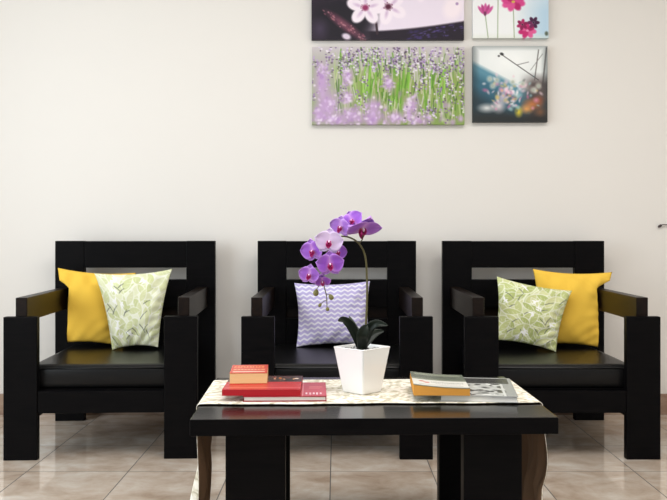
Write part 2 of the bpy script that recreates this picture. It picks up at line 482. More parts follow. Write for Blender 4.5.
# runner: cloth over the whole top, ends hanging down both sides
def runner():
    ra, rb = 0.165, 0.53          # local y of the front and back hems
    hang = 0.345
    th = 0.0012
    nv = 44
    path = []                     # (x, z, s) s = how far down the hang
    nh = 34
    r = 0.008
    for i in range(nh):
        s = 1 - i / nh; path.append((-TW - th * 2 - 0.002, TABLE_Z - r - hang * s, s))
    for i in range(6):
        a = R(180 - 90 * i / 5); path.append((-TW + r - 0.004 + (r + th) * math.cos(a), TABLE_Z - r + 0.002 + (r + th) * math.sin(a), 0.0))
    nt = 110
    for i in range(1, nt):
        path.append((-TW + r + (2 * TW - 2 * r) * i / nt, TABLE_Z + 0.002 + th, 0.0))
    for i in range(6):
        a = R(90 - 90 * i / 5); path.append((TW - r + 0.004 + (r + th) * math.cos(a), TABLE_Z - r + 0.002 + (r + th) * math.sin(a), 0.0))
    for i in range(1, nh + 1):
        s = i / nh; path.append((TW + th * 2 + 0.002, TABLE_Z - r - hang * s, s))
    verts = []
    for k, (x, z, s) in enumerate(path):
        side = -1 if x < 0 else 1
        for j in range(nv + 1):
            t = j / nv
            y = ra + (rb - ra) * t
            xx, zz = x, z
            if s > 0:
                g = min(1, s * 1.6)
                y = y + (0.5 - t) * 0.10 * g * (1 if side < 0 else .7)
                fold = 0.012 * math.sin(t * 19 + 2.2 * s + side) + 0.010 * math.sin(t * 33 - 3 * s)
                drift = 0.022 * math.sin(3.3 * s + (0.6 if side < 0 else 2.6) + t)
                xx = x + g * (fold * (0.35 + s) + (drift * s if side < 0 else -abs(drift) * .4 * s)) * (1.0)
                if side < 0: xx -= 0.003 * g
                else: xx += 0.030 * math.sin(min(1, s * 1.5) * 2.6) * g
            else:
                # gentle waviness of the hems, cloth lies flat
                y += 0.0035 * math.sin(x * 13 + 1) * (1 - t) + 0.002 * math.sin(x * 41) * (1 - t)
                zz += 0.0
            verts.append((xx, y, zz))
    faces = []
    W = nv + 1
    for k in range(len(path) - 1):
        for j in range(nv):
            faces.append((k * W + j, (k + 1) * W + j, (k + 1) * W + j + 1, k * W + j + 1))
    me = mesh_from('table_runner', verts, faces, True)
    m = new_mat('jacquard_runner', rough=0.8, spec=0.2)
    N, L, b = nodes(m)
    tc = N.new('ShaderNodeTexCoord')
    vo = N.new('ShaderNodeTexNoise'); vo.inputs['Scale'].default_value = 21; vo.inputs['Detail'].default_value = 3; vo.inputs['Distortion'].default_value = 2.4
    L.new(tc.outputs['Object'], vo.inputs['Vector'])
    rp = N.new('ShaderNodeValToRGB'); L.new(vo.outputs['Fac'], rp.inputs['Fac'])
    e = rp.color_ramp.elements
    e[0].position = 0.40; e[0].color = rgb(186, 178, 156)
    e[1].position = 0.56; e[1].color = rgb(238, 233, 222)
    x = e.new(0.47); x.color = rgb(216, 209, 190)
    L.new(rp.outputs['Color'], b.inputs['Base Color'])
    wv = N.new('ShaderNodeTexNoise'); wv.inputs['Scale'].default_value = 300
    L.new(tc.outputs['Object'], wv.inputs['Vector'])
    bp = N.new('ShaderNodeBump'); bp.inputs['Strength'].default_value = .3; bp.inputs['Distance'].default_value = .001
    L.new(wv.outputs['Fac'], bp.inputs['Height']); L.new(bp.outputs['Normal'], b.inputs['Normal'])
    underside = new_mat('brown_runner_underside', rgb(122, 96, 74), 0.85, 0.15)  # brown on the cloth's underside, darker than its upper face
    o = link('table_runner', me, None, [m, underside])
    so = o.modifiers.new('thickness', 'SOLIDIFY'); so.thickness = th * 1.4; so.offset = 1; so.material_offset = 1; so.material_offset_rim = 0
    o.location = TO; o.rotation_euler = (0, 0, TYAW)
    tag(o, 'cream patterned runner laid across the black coffee table, ends hanging down', 'table runner')
    return o
runner()
RZ = TABLE_Z + 0.0052              # top of the runner

# ------------------------------------------------------------------ books
def book(name, label, px, depth_y, z, w, d, t, yaw, paint, edge_col, pages, board=0.002, group=None, sag=0.0, paperback=False):
    """px = pixel x of the front-left bottom corner's position at depth_y"""
    p0 = at(px, 233, depth_y)
    root = empty(name, (p0.x, depth_y, z), label, 'book', group, R(yaw))
    bo = board
    def bend(x, y):
        # thickness change: fanned pages toward the left, lying flat on the right
        return 0.0
    # cover: top board as painted grid, bottom board, spine at the back
    nx, ny = paint.nx, paint.ny
    verts, faces, cols = [], [], []
    pl = paint.lin()
    for layer in (0, 1):
        for j in range(ny):
            for i in range(nx):
                x = w * i / (nx - 1); y = d * (1 - j / (ny - 1))
                lift = sag * (1 - x / w) ** 2
                verts.append((x, y, t - bo * layer + lift)); cols.append(pl[j, i] if layer == 0 else lin(edge_col))
    for j in range(ny - 1):
        for i in range(nx - 1):
            a = j * nx + i; b = a + nx * ny
            faces.append((a, a + nx, a + nx + 1, a + 1)); faces.append((b, b + 1, b + nx + 1, b + nx))
    ring = [i for i in range(nx)] + [j * nx + nx - 1 for j in range(1, ny)] + [(ny - 1) * nx + i for i in range(nx - 2, -1, -1)] + [j * nx for j in range(ny - 2, 0, -1)]
    for k in range(len(ring)):
        a, b = ring[k], ring[(k + 1) % len(ring)]
        faces.append((a, b, b + nx * ny, a + nx * ny))
    def addbox(x0, x1, y0, y1, z0, z1):
        n = len(verts)
        for x in (x0, x1):
            for y in (y0, y1):
                for zz in (z0, z1): verts.append((x, y, zz)); cols.append(lin(edge_col))
        for f in ((0, 1, 3, 2), (4, 6, 7, 5), (0, 4, 5, 1), (2, 3, 7, 6), (0, 2, 6, 4), (1, 5, 7, 3)):
            faces.append(tuple(n + q for q in f))
    addbox(0, w, 0, d, 0, bo)
    addbox(0, w, d - bo, d, bo, t - bo)
    me = mesh_from('cover', verts, faces)
    set_col(me, np.array(cols))
    link('cover', me, root, [M['cover']])
    ins = 0.0006 if paperback else 0.003
    # page block, following the lifted cover
    n = 12; bm = bmesh.new(); lo, hi = [], []
    for i in range(n + 1):
        x = ins + (w - 2 * ins) * i / n; lift = sag * (1 - x / w) ** 2
        fan = -0.35 * sag * (1 - x / w) ** 2
        lo.append((bm.verts.new((x, ins + fan, bo)), bm.verts.new((x, d - bo, bo))))
        hi.append((bm.verts.new((x, ins, t - bo + lift)), bm.verts.new((x, d - bo, t - bo + lift))))
    for i in range(n):
        bm.faces.new((lo[i][0], lo[i + 1][0], hi[i + 1][0], hi[i][0])); bm.faces.new((hi[i][0], hi[i + 1][0], hi[i + 1][1], hi[i][1]))
        bm.faces.new((lo[i + 1][1], lo[i][1], hi[i][1], hi[i + 1][1])); bm.faces.new((lo[i][1], lo[i + 1][1], lo[i + 1][0], lo[i][0]))
    bm.faces.new((lo[0][1], lo[0][0], hi[0][0], hi[0][1])); bm.faces.new((lo[n][0], lo[n][1], hi[n][1], hi[n][0]))
    bmesh.ops.recalc_face_normals(bm, faces=bm.faces)
    bm_obj('page_block', bm, pages, root)
    return root

rn = random.Random(5)
# bottom: red cover over white pages
p = Paint(84, 70, 1.2, (176, 44, 58))
p.rect(60, 0, 84, 70, (190, 74, 90)); p.rect(59, 0, 60.4, 70, (226, 140, 150))
for i in range(5): p.rect(63 + i * 3.6, 54, 64.6 + i * 3.6, 62 + (i % 2) * 2, (240, 205, 214))
p.rect(66, 24, 80, 27, (222, 120, 120)); p.rect(66, 31, 78, 34, (222, 120, 120), .7)
book('book', 'red covered book with white pages, bottom of the stack left of the pot', 243.0, 2.262, RZ, 0.225, 0.205, 0.0155, 1.5, p, (150, 30, 40), M['pages_white'], 0.003, 'books stacked left of the orchid pot')
# second: glossy red book with dark picture band at the back
p = Paint(80, 66, 1.4, (186, 26, 36))
p.rect(0, 0, 80, 30, (52, 22, 26))
for i in range(26):
    p.blob(rn.uniform(34, 79), rn.uniform(3, 27), rn.uniform(1.5, 4), rn.uniform(1.5, 3.4), rn.choice([(206, 120, 60), (160, 50, 44), (226, 170, 120), (30, 16, 20), (120, 40, 40)]), rn.uniform(0, 90), .5)
p.blob(66, 20, 5, 6, (18, 14, 18)); p.blob(74, 14, 3, 3, (236, 210, 190))
p.rect(0, 56, 80, 58.5, (226, 96, 100), .7); p.rect(4, 40, 50, 43, (214, 70, 70), .6)  # pale band near the front is a painted highlight
book('book', 'glossy red hardback with dark picture band, middle of the stack left of the pot', 222.0, 2.266, RZ + 0.0158, 0.211, 0.215, 0.017, 0.5, p, (168, 26, 34), M['pages_white'], 0.003, 'books stacked left of the orchid pot')
# its front shows the red spine: a spine strip on the front edge
sp = [o for o in bpy.data.objects if o.get('label', '').startswith('glossy red hardback')][0]
m_red = new_mat('glossy_red_spine', rgb(182, 30, 40), 0.2, 0.5)
bm_obj('spine', box_bm(0, 0.211, -0.0012, 0.0022, 0.0, 0.0165, .0006), m_red, sp)
# top: small thick paperback
p = Paint(40, 50, 1.6, (206, 62, 40))
p.rect(3, 6, 36, 20, (232, 120, 70)); 
for i in range(9): p.rect(5 + i * 3.3, 9 + (i % 3), 6.8 + i * 3.3, 17 - (i % 2) * 2, (196, 40, 34), .8)
p.rect(3, 26, 37, 33, (240, 170, 120), .8)
for i in range(8): p.rect(6 + i * 3.6, 28, 8 + i * 3.6, 31, (190, 60, 40), .8)
p.rect(3, 39, 37, 45, (238, 214, 190), .75)
book('book', 'small thick orange-red paperback with cream pages, topmost of the left stack', 229.5, 2.345, RZ + 0.0332, 0.105, 0.145, 0.0305, 3.5, p, (200, 84, 46), M['pages_cream'], 0.0012, 'books stacked left of the orchid pot', 0.0, True)

# right: large magazine-like book under a paperback
p = Paint(78, 100, 1.2, (92, 92, 90))
p.rect(0, 0, 78, 100, (186, 188, 184))
p.rect(66, 0, 78, 100, (150, 152, 150))
p.rect(4, 4, 74, 34, (44, 44, 44))
for i in range(60):
    x, y = rn.uniform(6, 66), rn.uniform(38, 96)
    g = rn.choice([(36, 36, 36), (70, 70, 68), (120, 122, 118), (222, 224, 220), (20, 20, 20)])
    p.blob(x, y, rn.uniform(2, 5), rn.uniform(2, 7), g, rn.uniform(0, 180), .4)
p.rect(0, 62, 68, 66, (206, 208, 204)); p.rect(64, 36, 67, 100, (206, 208, 204))
big = book('book', 'grey picture-covered book with white page edges, underneath the curled paperback', 440, 2.275, RZ, 0.208, 0.285, 0.0165, -7, p, (205, 206, 204), M['pages_white'], 0.002, 'pair of books right of the orchid pot')
p = Paint(58, 78, 1.6, (128, 134, 116))
p.rect(0, 0, 58, 36, (96, 104, 88)); p.rect(4, 4, 54, 14, (146, 150, 132), .7); p.rect(8, 20, 50, 26, (70, 76, 66), .8)
p.rect(0, 42, 58, 74, (226, 224, 214))
for i in range(15): p.rect(20 + i * 2.3, 49 + rn.uniform(0, 3), 21.1 + i * 2.3, 54 + rn.uniform(0, 3), (96, 94, 90), rn.uniform(.3, .75), .8)
for i in range(9): p.rect(24 + i * 3.0, 59 + rn.uniform(0, 1), 26 + i * 3.0, 61.5, (130, 128, 120), .6, .8)
p.blob(10, 52, 4, 4, (206, 96, 84), 0, .6)
p.blob(15, 57, 4, 5, (214, 140, 130), 0, .5); p.rect(6, 67, 52, 69, (120, 118, 112), .6)
book('book', 'curled paperback with yellowed orange page edges lying on a grey book', 413.5, 2.262, RZ + 0.0170, 0.152, 0.215, 0.0205, -2.5, p, (140, 140, 120), M['pages_orange'], 0.0009, 'pair of books right of the orchid pot', 0.010, True)

# ------------------------------------------------------------------ potted orchid
POT = Vector((0.0745, 2.407, RZ))
orchid = empty('potted_orchid', POT, 'purple orchid in a tapered white square pot on the coffee table', 'potted plant')
def rel(px, py, y):
    return at(px, py, y - 0.055) - POT
def pot():
    bm = bmesh.new()
    hb, ht, H_ = 0.0402, 0.0592, 0.130
    prof = [(hb - .003, 0), (hb, .003), (hb + .0012, .010), (ht - .001, H_ - .004), (ht, H_ - .0015), (ht - .0015, H_), (ht - .0045, H_), (ht - .006, H_ - .002), (ht - .008, H_ - .016)]
    last = None
    for hh, z in prof:
        r = 0.006; cur = []
        for q in range(4):
            a0 = q * 90
            cx = (hh - r) * (1 if q in (0, 3) else -1); cy = (hh - r) * (1 if q in (0, 1) else -1)
            for i in range(5):
                a = R(a0 + 90 * i / 4); cur.append(bm.verts.new((cx + r * math.cos(a), cy + r * math.sin(a), z)))
        if last:
            for i in range(len(cur)):
                k = (i + 1) % len(cur); bm.faces.new((last[i], last[k], cur[k], cur[i]))
        else: bm.faces.new(list(reversed(cur)))
        last = cur
    bm.faces.new(last)
    o = bm_obj('pot', bm, M['ceramic'], orchid)
    o.rotation_euler = (0, 0, R(45 + 1))
    # pebble bed
    bm = bmesh.new(); rp = random.Random(3)
    for i in range(120):
        x, y = rp.uniform(-.047, .047), rp.uniform(-.047, .047)
        s = rp.uniform(.004, .0072)
        mt = Matrix.Translation((x, y, H_ - .013 + rp.uniform(0, .006))) @ Matrix.Rotation(rp.uniform(0, 3), 4, 'Z') @ Matrix.Diagonal((s * 1.25, s, s * .75, 1))
        bmesh.ops.create_icosphere(bm, subdivisions=1, radius=1, matrix=mt)
    pb = bm_obj('pebbles', bm, M['pebble'], o, True)
    pb['kind'] = 'stuff'
pot()

def leaf_part(pts, width, twist, mat, name='leaf'):
    """broad strap leaf along pts with a folded midrib"""
    c = spline(pts, 7); n = len(c); verts = []; faces = []
    m = 6
    for i, p in enumerate(c):
        t = i / (n - 1)
        tg = (c[min(i + 1, n - 1)] - c[max(i - 1, 0)]).normalized()
        side = tg.cross(Vector(twist)).normalized(); up = side.cross(tg).normalized()
        wv = width * (math.sin(math.pi * min(1, (t * 0.86 + 0.14))) ** 0.6) * (1 if t < .98 else .15)
        for k in range(m + 1):
            s = k / m * 2 - 1
            verts.append(p + side * s * wv + up * (abs(s) * wv * 0.35))
    for i in range(n - 1):
        for k in range(m):
            a = i * (m + 1) + k; faces.append((a, a + 1, a + m + 2, a + m + 1))
    o = link(name, mesh_from(name, verts, faces, True), orchid, [mat])
    s = o.modifiers.new('thickness', 'SOLIDIFY'); s.thickness = 0.0016; s.offset = 0
    return o
base = rel(361, 347, 2.45) + Vector((0, 0, -.01))
tw = (0.0, -1.0, 0.25)
leaf_part([base, rel(356, 336, 2.43), rel(350, 325, 2.42), rel(343, 320, 2.40), rel(338, 321, 2.38)], 0.013, tw, M['leaf'])
leaf_part([base, rel(358, 335, 2.46), rel(354, 326, 2.48), rel(349, 316, 2.50)], 0.009, (0.5, -1, 0.2), new_mat('pale_leaf', rgb(58, 68, 52), 0.4, 0.3))
leaf_part([base, rel(366, 337, 2.43), rel(370, 328, 2.42), rel(377, 323.5, 2.41), rel(388, 325.5, 2.40)], 0.014, tw, M['leaf'])
leaf_part([base + Vector((.004, -.01, 0)), rel(362, 338, 2.40), rel(364, 330, 2.395), rel(367, 325, 2.40)], 0.016, (0.1, -1.0, 0.1), M['leaf'])
leaf_part([base, rel(368, 340, 2.47), rel(376, 333, 2.49), rel(384, 331, 2.50)], 0.012, tw, M['leaf'])

st = [rel(364, 347, 2.455), rel(366, 322, 2.46), rel(367, 298, 2.462), rel(366.8, 275, 2.462), rel(365.3, 257, 2.455), rel(360.5, 245.5, 2.45), rel(352, 238.5, 2.445), rel(341, 236.5, 2.44),
      rel(331, 243, 2.44), rel(326, 255, 2.44), rel(323.5, 270, 2.44), rel(324, 285, 2.435), rel(326.5, 296, 2.43), rel(327, 307, 2.43)]
sp = spline(st, 6)
tube('stem', sp, [0.0034 - 0.0022 * i / (len(sp) - 1) for i in range(len(sp))], M['stem'], orchid, 8)
# side stalk curl near the top of the stem
tube('stalk', spline([rel(363, 250, 2.453), rel(359.5, 244, 2.44), rel(362.5, 239, 2.43), rel(363.5, 232, 2.425)], 5), 0.0014, M['stem'], orchid, 6)

def petal_mesh(L, Wd, cup, tip, c0, c1, c2, seed, droop=0.0):
    """petal growing along +Y in the flower's plane, +Z toward the viewer"""
    rp = random.Random(seed); nu, nv = 11, 12
    verts, faces, cols = [], [], []
    ph = rp.uniform(0, 6)
    for i in range(nv + 1):
        t = i / nv
        wv = Wd * (math.sin(math.pi * (0.10 + 0.90 * t) ** tip) ** 0.62 if t < 1 else 0.02)
        for k in range(nu + 1):
            s = k / nu * 2 - 1
            x = s * wv; y = t * L - 0.07 * L * s * s * t
            z = cup * L * (s * s * 0.35 * t) - droop * L * t * t + 0.025 * L * math.sin(7 * s + ph) * t
            verts.append((x, y, z))
            e = max(abs(s), t) ** 2
            vein = 0.10 * math.sin(s * 16 + ph) * (1 - abs(s))
            base_ = np.array(c0) * max(0, 1 - t * 3.2) + np.array(c1) * (1 - max(0, 1 - t * 3.2))
            f = min(1, max(0, (e - .35) * 1.3 + vein))
            cols.append(base_ * (1 - f) + np.array(c2) * f)
    for i in range(nv):
        for k in range(nu):
            a = i * (nu + 1) + k; faces.append((a, a + 1, a + nu + 2, a + nu + 1))
    me = mesh_from('petal', verts, faces, True)
    set_col(me, lin(np.clip(np.array(cols), 0, 255)))
    return me

def flower(px, py, y, size, direction, roll, pale=0.0, seed=0):
    """direction = where the flower looks"""
    root = bpy.data.objects.new('flower', None); COL.objects.link(root); root.parent = orchid; root.empty_display_size = .02
    d = Vector(direction).normalized()
    up = Vector((0, 0, 1)); x = up.cross(d).normalized(); yy = d.cross(x)
    root.matrix_local = Matrix.Translation(rel(px, py, y)) @ Matrix((x, yy, d)).transposed().to_4x4() @ Matrix.Rotation(R(roll), 4, 'Z')
    rp = random.Random(seed)
    def tint(c): return tuple(a * (1 - pale) + b * pale for a, b in zip(c, (236, 224, 246)))
    c0 = tint((206, 150, 214)); c1 = tint((142, 74, 194)); c2 = tint((192, 140, 226))
    e0 = tint((196, 150, 214)); e1 = tint((160, 100, 208)); e2 = tint((206, 160, 230))
    def put(me, ang, z, tilt=0.0, nm='petal', mat=None):
        o = link(nm, me, root, [mat or M['petal']])
        o.matrix_local = Matrix.Rotation(R(ang), 4, 'Z') @ Matrix.Translation((0, 0, z)) @ Matrix.Rotation(R(tilt), 4, 'X')
        s = o.modifiers.new('thickness', 'SOLIDIFY'); s.thickness = 0.0007; s.offset = 0
        return o
    S = size
    put(petal_mesh(S * 0.98, S * 0.40, .3, 1.0, c0, e1, e2, seed + 1, .08), 0, -.001)                 # dorsal sepal
    put(petal_mesh(S * 0.90, S * 0.34, .3, 1.0, c0, e1, e2, seed + 2, .10), 140, -.001)
    put(petal_mesh(S * 0.90, S * 0.34, .3, 1.0, c0, e1, e2, seed + 3, .10), -140, -.001)
    put(petal_mesh(S * 1.02, S * 0.66, .35, 0.85, c0, c1, c2, seed + 4, .04), 76, .0015, 6)            # broad side petals
    put(petal_mesh(S * 1.02, S * 0.66, .35, 0.85, c0, c1, c2, seed + 5, .04), -76, .0015, 6)
    # lip: three dark magenta lobes and a pale column
    lc0, lc1, lc2 = (236, 190, 120), (150, 20, 84), (176, 34, 120)
    bm = bmesh.new()
    put(petal_mesh(S * 0.50, S * 0.20, .8, 0.8, lc0, lc1, lc2, seed + 6, -.25), 180, .003, 22, 'lip')
    for s in (-1, 1):
        put(petal_mesh(S * 0.30, S * 0.15, .8, 1.0, lc0, lc1, (196, 60, 140), seed + 7, -.5), 180 - s * 62, .003, 36, 'lip_lobe')
    bmesh.ops.create_uvsphere(bm, u_segments=10, v_segments=7, radius=1, matrix=Matrix.Translation((0, S * .03, .006)) @ Matrix.Diagonal((S * .075, S * .09, S * .15, 1)))
    me = bpy.data.meshes.new('column'); bm.to_mesh(me); bm.free()
    me.polygons.foreach_set('use_smooth', [True] * len(me.polygons))
    set_col(me, np.tile(lin((238, 214, 232)), (len(me.vertices), 1)))
    link('column', me, root, [M['petal']])
    return root
PX = 2.385 / FPX
flower(341, 227.0, 2.44, 12.5 * PX, (-0.5, -0.85, -0.25), -10, 0.3, 10)
flower(352.5, 221.5, 2.445, 13.0 * PX, (-0.35, -0.85, 0.25), 28, 0.12, 20)
flower(362.5, 227.5, 2.425, 20.0 * PX, (0.22, -0.50, -0.95), -4, 0.12, 90)
flower(329.0, 242.0, 2.405, 15.0 * PX, (-0.05, -1.0, -0.12), -6, 0.84, 30)
flower(313.0, 251.0, 2.44, 13.5 * PX, (-0.45, -0.9, -0.2), 10, 0.12, 40)
flower(330.0, 264.5, 2.40, 14.5 * PX, (0.10, -1.0, -0.10), 4, 0.05, 50)
flower(309.5, 275.0, 2.415, 11.5 * PX, (-0.25, -0.95, -0.1), -8, 0.15, 60)
flower(322.5, 281.0, 2.42, 9.0 * PX, (0.0, -0.8, -0.6), 6, 0.05, 70)
flower(337.0, 252.0, 2.455, 11.0 * PX, (0.5, -0.85, -0.1), -14, 0.05, 80)

def bud(px, py, y, rx, rz, roll):
    bm = bmesh.new()
    bmesh.ops.create_uvsphere(bm, u_segments=12, v_segments=9, radius=1)
    for v in bm.verts:
        t = (v.co.z + 1) / 2
        f = 1.12 - 0.4 * t
        v.co = Vector((v.co.x * rx * f, v.co.y * rx * f, v.co.z * rz))
    o = bm_obj('bud', bm, M['bud'], orchid, True)
    o.location = rel(px, py, y); o.rotation_euler = (0, R(roll), 0)
bud(316, 292.5, 2.43, .0085, .0105, 10); bud(331, 297, 2.43, .0075, .009, -30)
bud(320, 305, 2.43, .005, .0065, 30); bud(327.5, 309, 2.43, .0058, .006, 0)
tube('stalk', spline([rel(323.6, 281, 2.435), rel(319, 286, 2.432), rel(316, 290, 2.43)], 4), 0.001, M['stem'], orchid, 6)
tube('stalk', spline([rel(326, 294, 2.43), rel(329, 294.5, 2.43), rel(331, 296, 2.43)], 4), 0.001, M['stem'], orchid, 6)
tube('stalk', spline([rel(326.5, 300, 2.43), rel(323, 302, 2.43), rel(320, 304.5, 2.43)], 4), 0.001, M['stem'], orchid, 6)

# ------------------------------------------------------------------ canvas prints on the wall
def canvas(label, x0, x1, y0, y1, paint):
    """pixel rectangle of the print's front face"""
    Yf = WALL_Y - 0.03
    a, b = at(x0, y1, Yf), at(x1, y0, Yf)
    w, h = b.x - a.x, b.z - a.z
    root = empty('canvas_print', (a.x, WALL_Y, a.z), label, 'canvas picture', 'canvas flower prints on the wall')
    nx, ny = paint.nx, paint.ny
    verts = [(w * i / (nx - 1), -0.03, h * (1 - j / (ny - 1))) for j in range(ny) for i in range(nx)]
    faces = [(j * nx + i, (j + 1) * nx + i, (j + 1) * nx + i + 1, j * nx + i + 1) for j in range(ny - 1) for i in range(nx - 1)]
    cols = list(paint.lin().reshape(-1, 3))
    # printed picture wraps round the sides
    ring = [i for i in range(nx)] + [j * nx + nx - 1 for j in range(1, ny)] + [(ny - 1) * nx + i for i in range(nx - 2, -1, -1)] + [j * nx for j in range(ny - 2, 0, -1)]
    base_n = len(verts)
    for r in ring:
        x, y, z = verts[r]; verts.append((x, -0.001, z)); cols.append(cols[r])
    n = len(ring)
    for k in range(n):
        k2 = (k + 1) % n; faces.append((ring[k], ring[k2], base_n + k2, base_n + k))
    me = mesh_from('printed_canvas', verts, faces)
    set_col(me, np.array(cols)); link('printed_canvas', me, root, [M['canvas']])
    bm = bmesh.new()
    s = 0.022
    for (xa, xb, za, zb) in ((.004, s, .004, h - .004), (w - s, w - .004, .004, h - .004), (s, w - s, .004, s), (s, w - s, h - s, h - .004)):
        box_bm(xa, xb, -0.026, -0.001, za, zb, 0, bm=bm)
    bm_obj('stretcher_frame', bm, new_mat('pine_stretcher', rgb(190, 160, 120), .7, .2), root)
    return root

# 1 blossoms on a dark branch (upper long print)
rn = random.Random(21)
p = Paint(153, 77, 2.0, (236, 224, 238))
O = 37.0
p.blob(10, 40, 62, 70, (44, 34, 48), 0, .25); p.blob(30, 58, 40, 30, (30, 26, 36), 0, .5); p.blob(8, 66, 12, 14, (72, 60, 82), 0, .9, .8)
p.blob(95, 12, 50, 20, (244, 232, 246), 0, .8, .7); p.blob(142, O + 8, 12, 16, (250, 236, 242), 20, .5, .9); p.blob(146, O + 4, 2, 2, (180, 150, 190), 0, .5)
# dark branch rising to the right
yb = O + 31.5 - 10 * np.clip((p.X - 62) / 91, 0, 1) ** 1.5
p.mix(np.clip((p.Y - yb) / 2.0 + .5, 0, 1) * np.clip((p.X - 40) / 20, 0, 1), (36, 28, 40))
for i in range(70):
    x = rn.uniform(96, 152); y = O + 31.5 - 10 * ((x - 62) / 91) ** 1.5 + rn.uniform(2, 12)
    p.blob(x, y, rn.uniform(1, 4), rn.uniform(.6, 1.6), rn.choice([(70, 54, 120), (96, 80, 150), (40, 32, 66), (54, 40, 84)]), -12, .8, .7)
p.blob(34, O + 26, 30, 6.2, (112, 66, 84), 37, .7); 
for i in range(60):
    t = rn.uniform(-1, 1); x = 34 + t * 22 + rn.uniform(-2.5, 2.5); y = O + 26 + t * 15.5 + rn.uniform(-3.5, 3.5)
    p.blob(x, y, rn.uniform(.8, 2.2), rn.uniform(.6, 1.4), rn.choice([(170, 110, 120), (140, 84, 100), (84, 46, 66), (196, 140, 148)]), 37, .7, .7)
def blossom(cx, cy, r, ang, cen):
    for k in range(5):
        a = R(ang + 72 * k)
        p.blob(cx + r * .62 * math.cos(a), cy + r * .55 * math.sin(a), r * .56, r * .40, (246, 234, 244), math.degrees(a), .25)
        p.blob(cx + r * .45 * math.cos(a), cy + r * .4 * math.sin(a), r * .4, r * .14, (206, 176, 208), math.degrees(a), .9, .8)
    p.blob(cx, cy, r * .26, r * .24, cen, 0, .6)
    for k in range(9):
        a = rn.uniform(0, 6.28); p.blob(cx + r * .26 * math.cos(a), cy + r * .24 * math.sin(a), .7, .7, (120, 40, 70), 0, .6, .9)
p.line(64, O + 14, 66, O + 34, 2.4, (60, 44, 52))
blossom(77, O + 7, 17.5, 30, (84, 30, 54)); blossom(54, O + 8, 17.5, 200, (150, 50, 96))
blossom(60, 14, 20, 80, (160, 70, 110)); blossom(110, 20, 18, 20, (170, 90, 120))
p.blob(35, O + 37, 6, 4, (220, 206, 222), 20, .5)
canvas('long canvas print of white blossoms on a dark branch, above the lavender print', 311.5, 464, -37, 39.5, p)

# 2 lavender field (lower long print)
rn = random.Random(33)
p = Paint(153, 77, 2.0, (168, 172, 150))
p.mix(np.clip((p.X - 30) / 20, 0, 1) * np.clip((p.Y - 18) / 14, 0, 1) * .8, (136, 160, 74)); p.mix(np.clip((22 - p.Y) / 22, 0, 1) * .9, (206, 196, 204)); p.mix(np.clip((p.Y - 40) / 40, 0, 1) * .5, (120, 150, 80))
for i in range(420):
    x = rn.uniform(22, 153); y = rn.uniform(14, 74); l = rn.uniform(8, 22)
    p.line(x, y, x + rn.uniform(-3, 3), y - l, rn.uniform(.5, 1.5), rn.choice([(104, 160, 50), (140, 190, 80), (80, 124, 46), (180, 206, 130), (206, 208, 170), (70, 106, 50), (196, 190, 170), (214, 206, 214)]), rn.uniform(.4, .9))
for i in range(26):
    x = rn.choice((rn.uniform(112, 142), rn.uniform(44, 60), rn.uniform(84, 100))); y = rn.uniform(40, 76); l = rn.uniform(16, 34)
    p.line(x, y, x + rn.uniform(-1, 6), y - l, rn.uniform(.8, 1.8), rn.choice([(120, 178, 60), (146, 200, 80), (96, 150, 50)]), .8)
for i in range(230):
    x = rn.uniform(0, 153); y = rn.uniform(0, 26) if rn.random() < .68 else rn.uniform(20, 74)
    n = rn.randint(3, 6)
    for k in range(n):
        p.blob(x + rn.uniform(-2, 2), y + k * 1.8 - 4, rn.uniform(.8, 1.9), rn.uniform(.7, 1.4), rn.choice([(150, 120, 176), (216, 204, 228), (118, 92, 140), (186, 160, 206), (236, 228, 240), (92, 74, 96)]), 0, .5, .85)
for i in range(60):
    x = rn.uniform(4, 150); y = 77 - abs(rn.gauss(0, 11)); 
    p.blob(x, y, rn.uniform(2, 4.5), rn.uniform(3, 7), rn.choice([(206, 172, 220), (186, 150, 206), (220, 194, 230), (160, 130, 176)]), rn.uniform(-20, 20), .9, .6)
for (x, y, rx, ry) in ((10, 34, 9, 22), (16, 56, 13, 16), (8, 68, 10, 12), (36, 30, 7, 10), (40, 68, 16, 10), (62, 60, 11, 14), (77, 36, 6, 12), (84, 70, 14, 8), (100, 58, 10, 12), (106, 72, 9, 8), (36, 50, 7, 8), (60, 72, 14, 9), (24, 72, 14, 8)):
    p.blob(x, y, rx * 1.15, ry * 1.15, (194, 160, 206), rn.uniform(-12, 12), .8, .92)
    for k in range(14):
        p.blob(x + rn.gauss(0, rx * .42), y + rn.gauss(0, ry * .42), rn.uniform(1.2, 3), rn.uniform(1.2, 3.4), rn.choice([(226, 206, 234), (210, 182, 222), (238, 226, 242), (176, 140, 194)]), rn.uniform(0, 90), .8, .75)
for i in range(60):
    x = rn.uniform(92, 152); y = rn.uniform(40, 76)
    p.blob(x, y, rn.uniform(.8, 1.8), rn.uniform(.8, 1.6), rn.choice([(176, 150, 196), (226, 214, 232), (120, 92, 140), (84, 70, 80)]), 0, .5, .85)
canvas('long canvas print of a lavender field with green stalks', 312, 464.5, 47, 124.5, p)

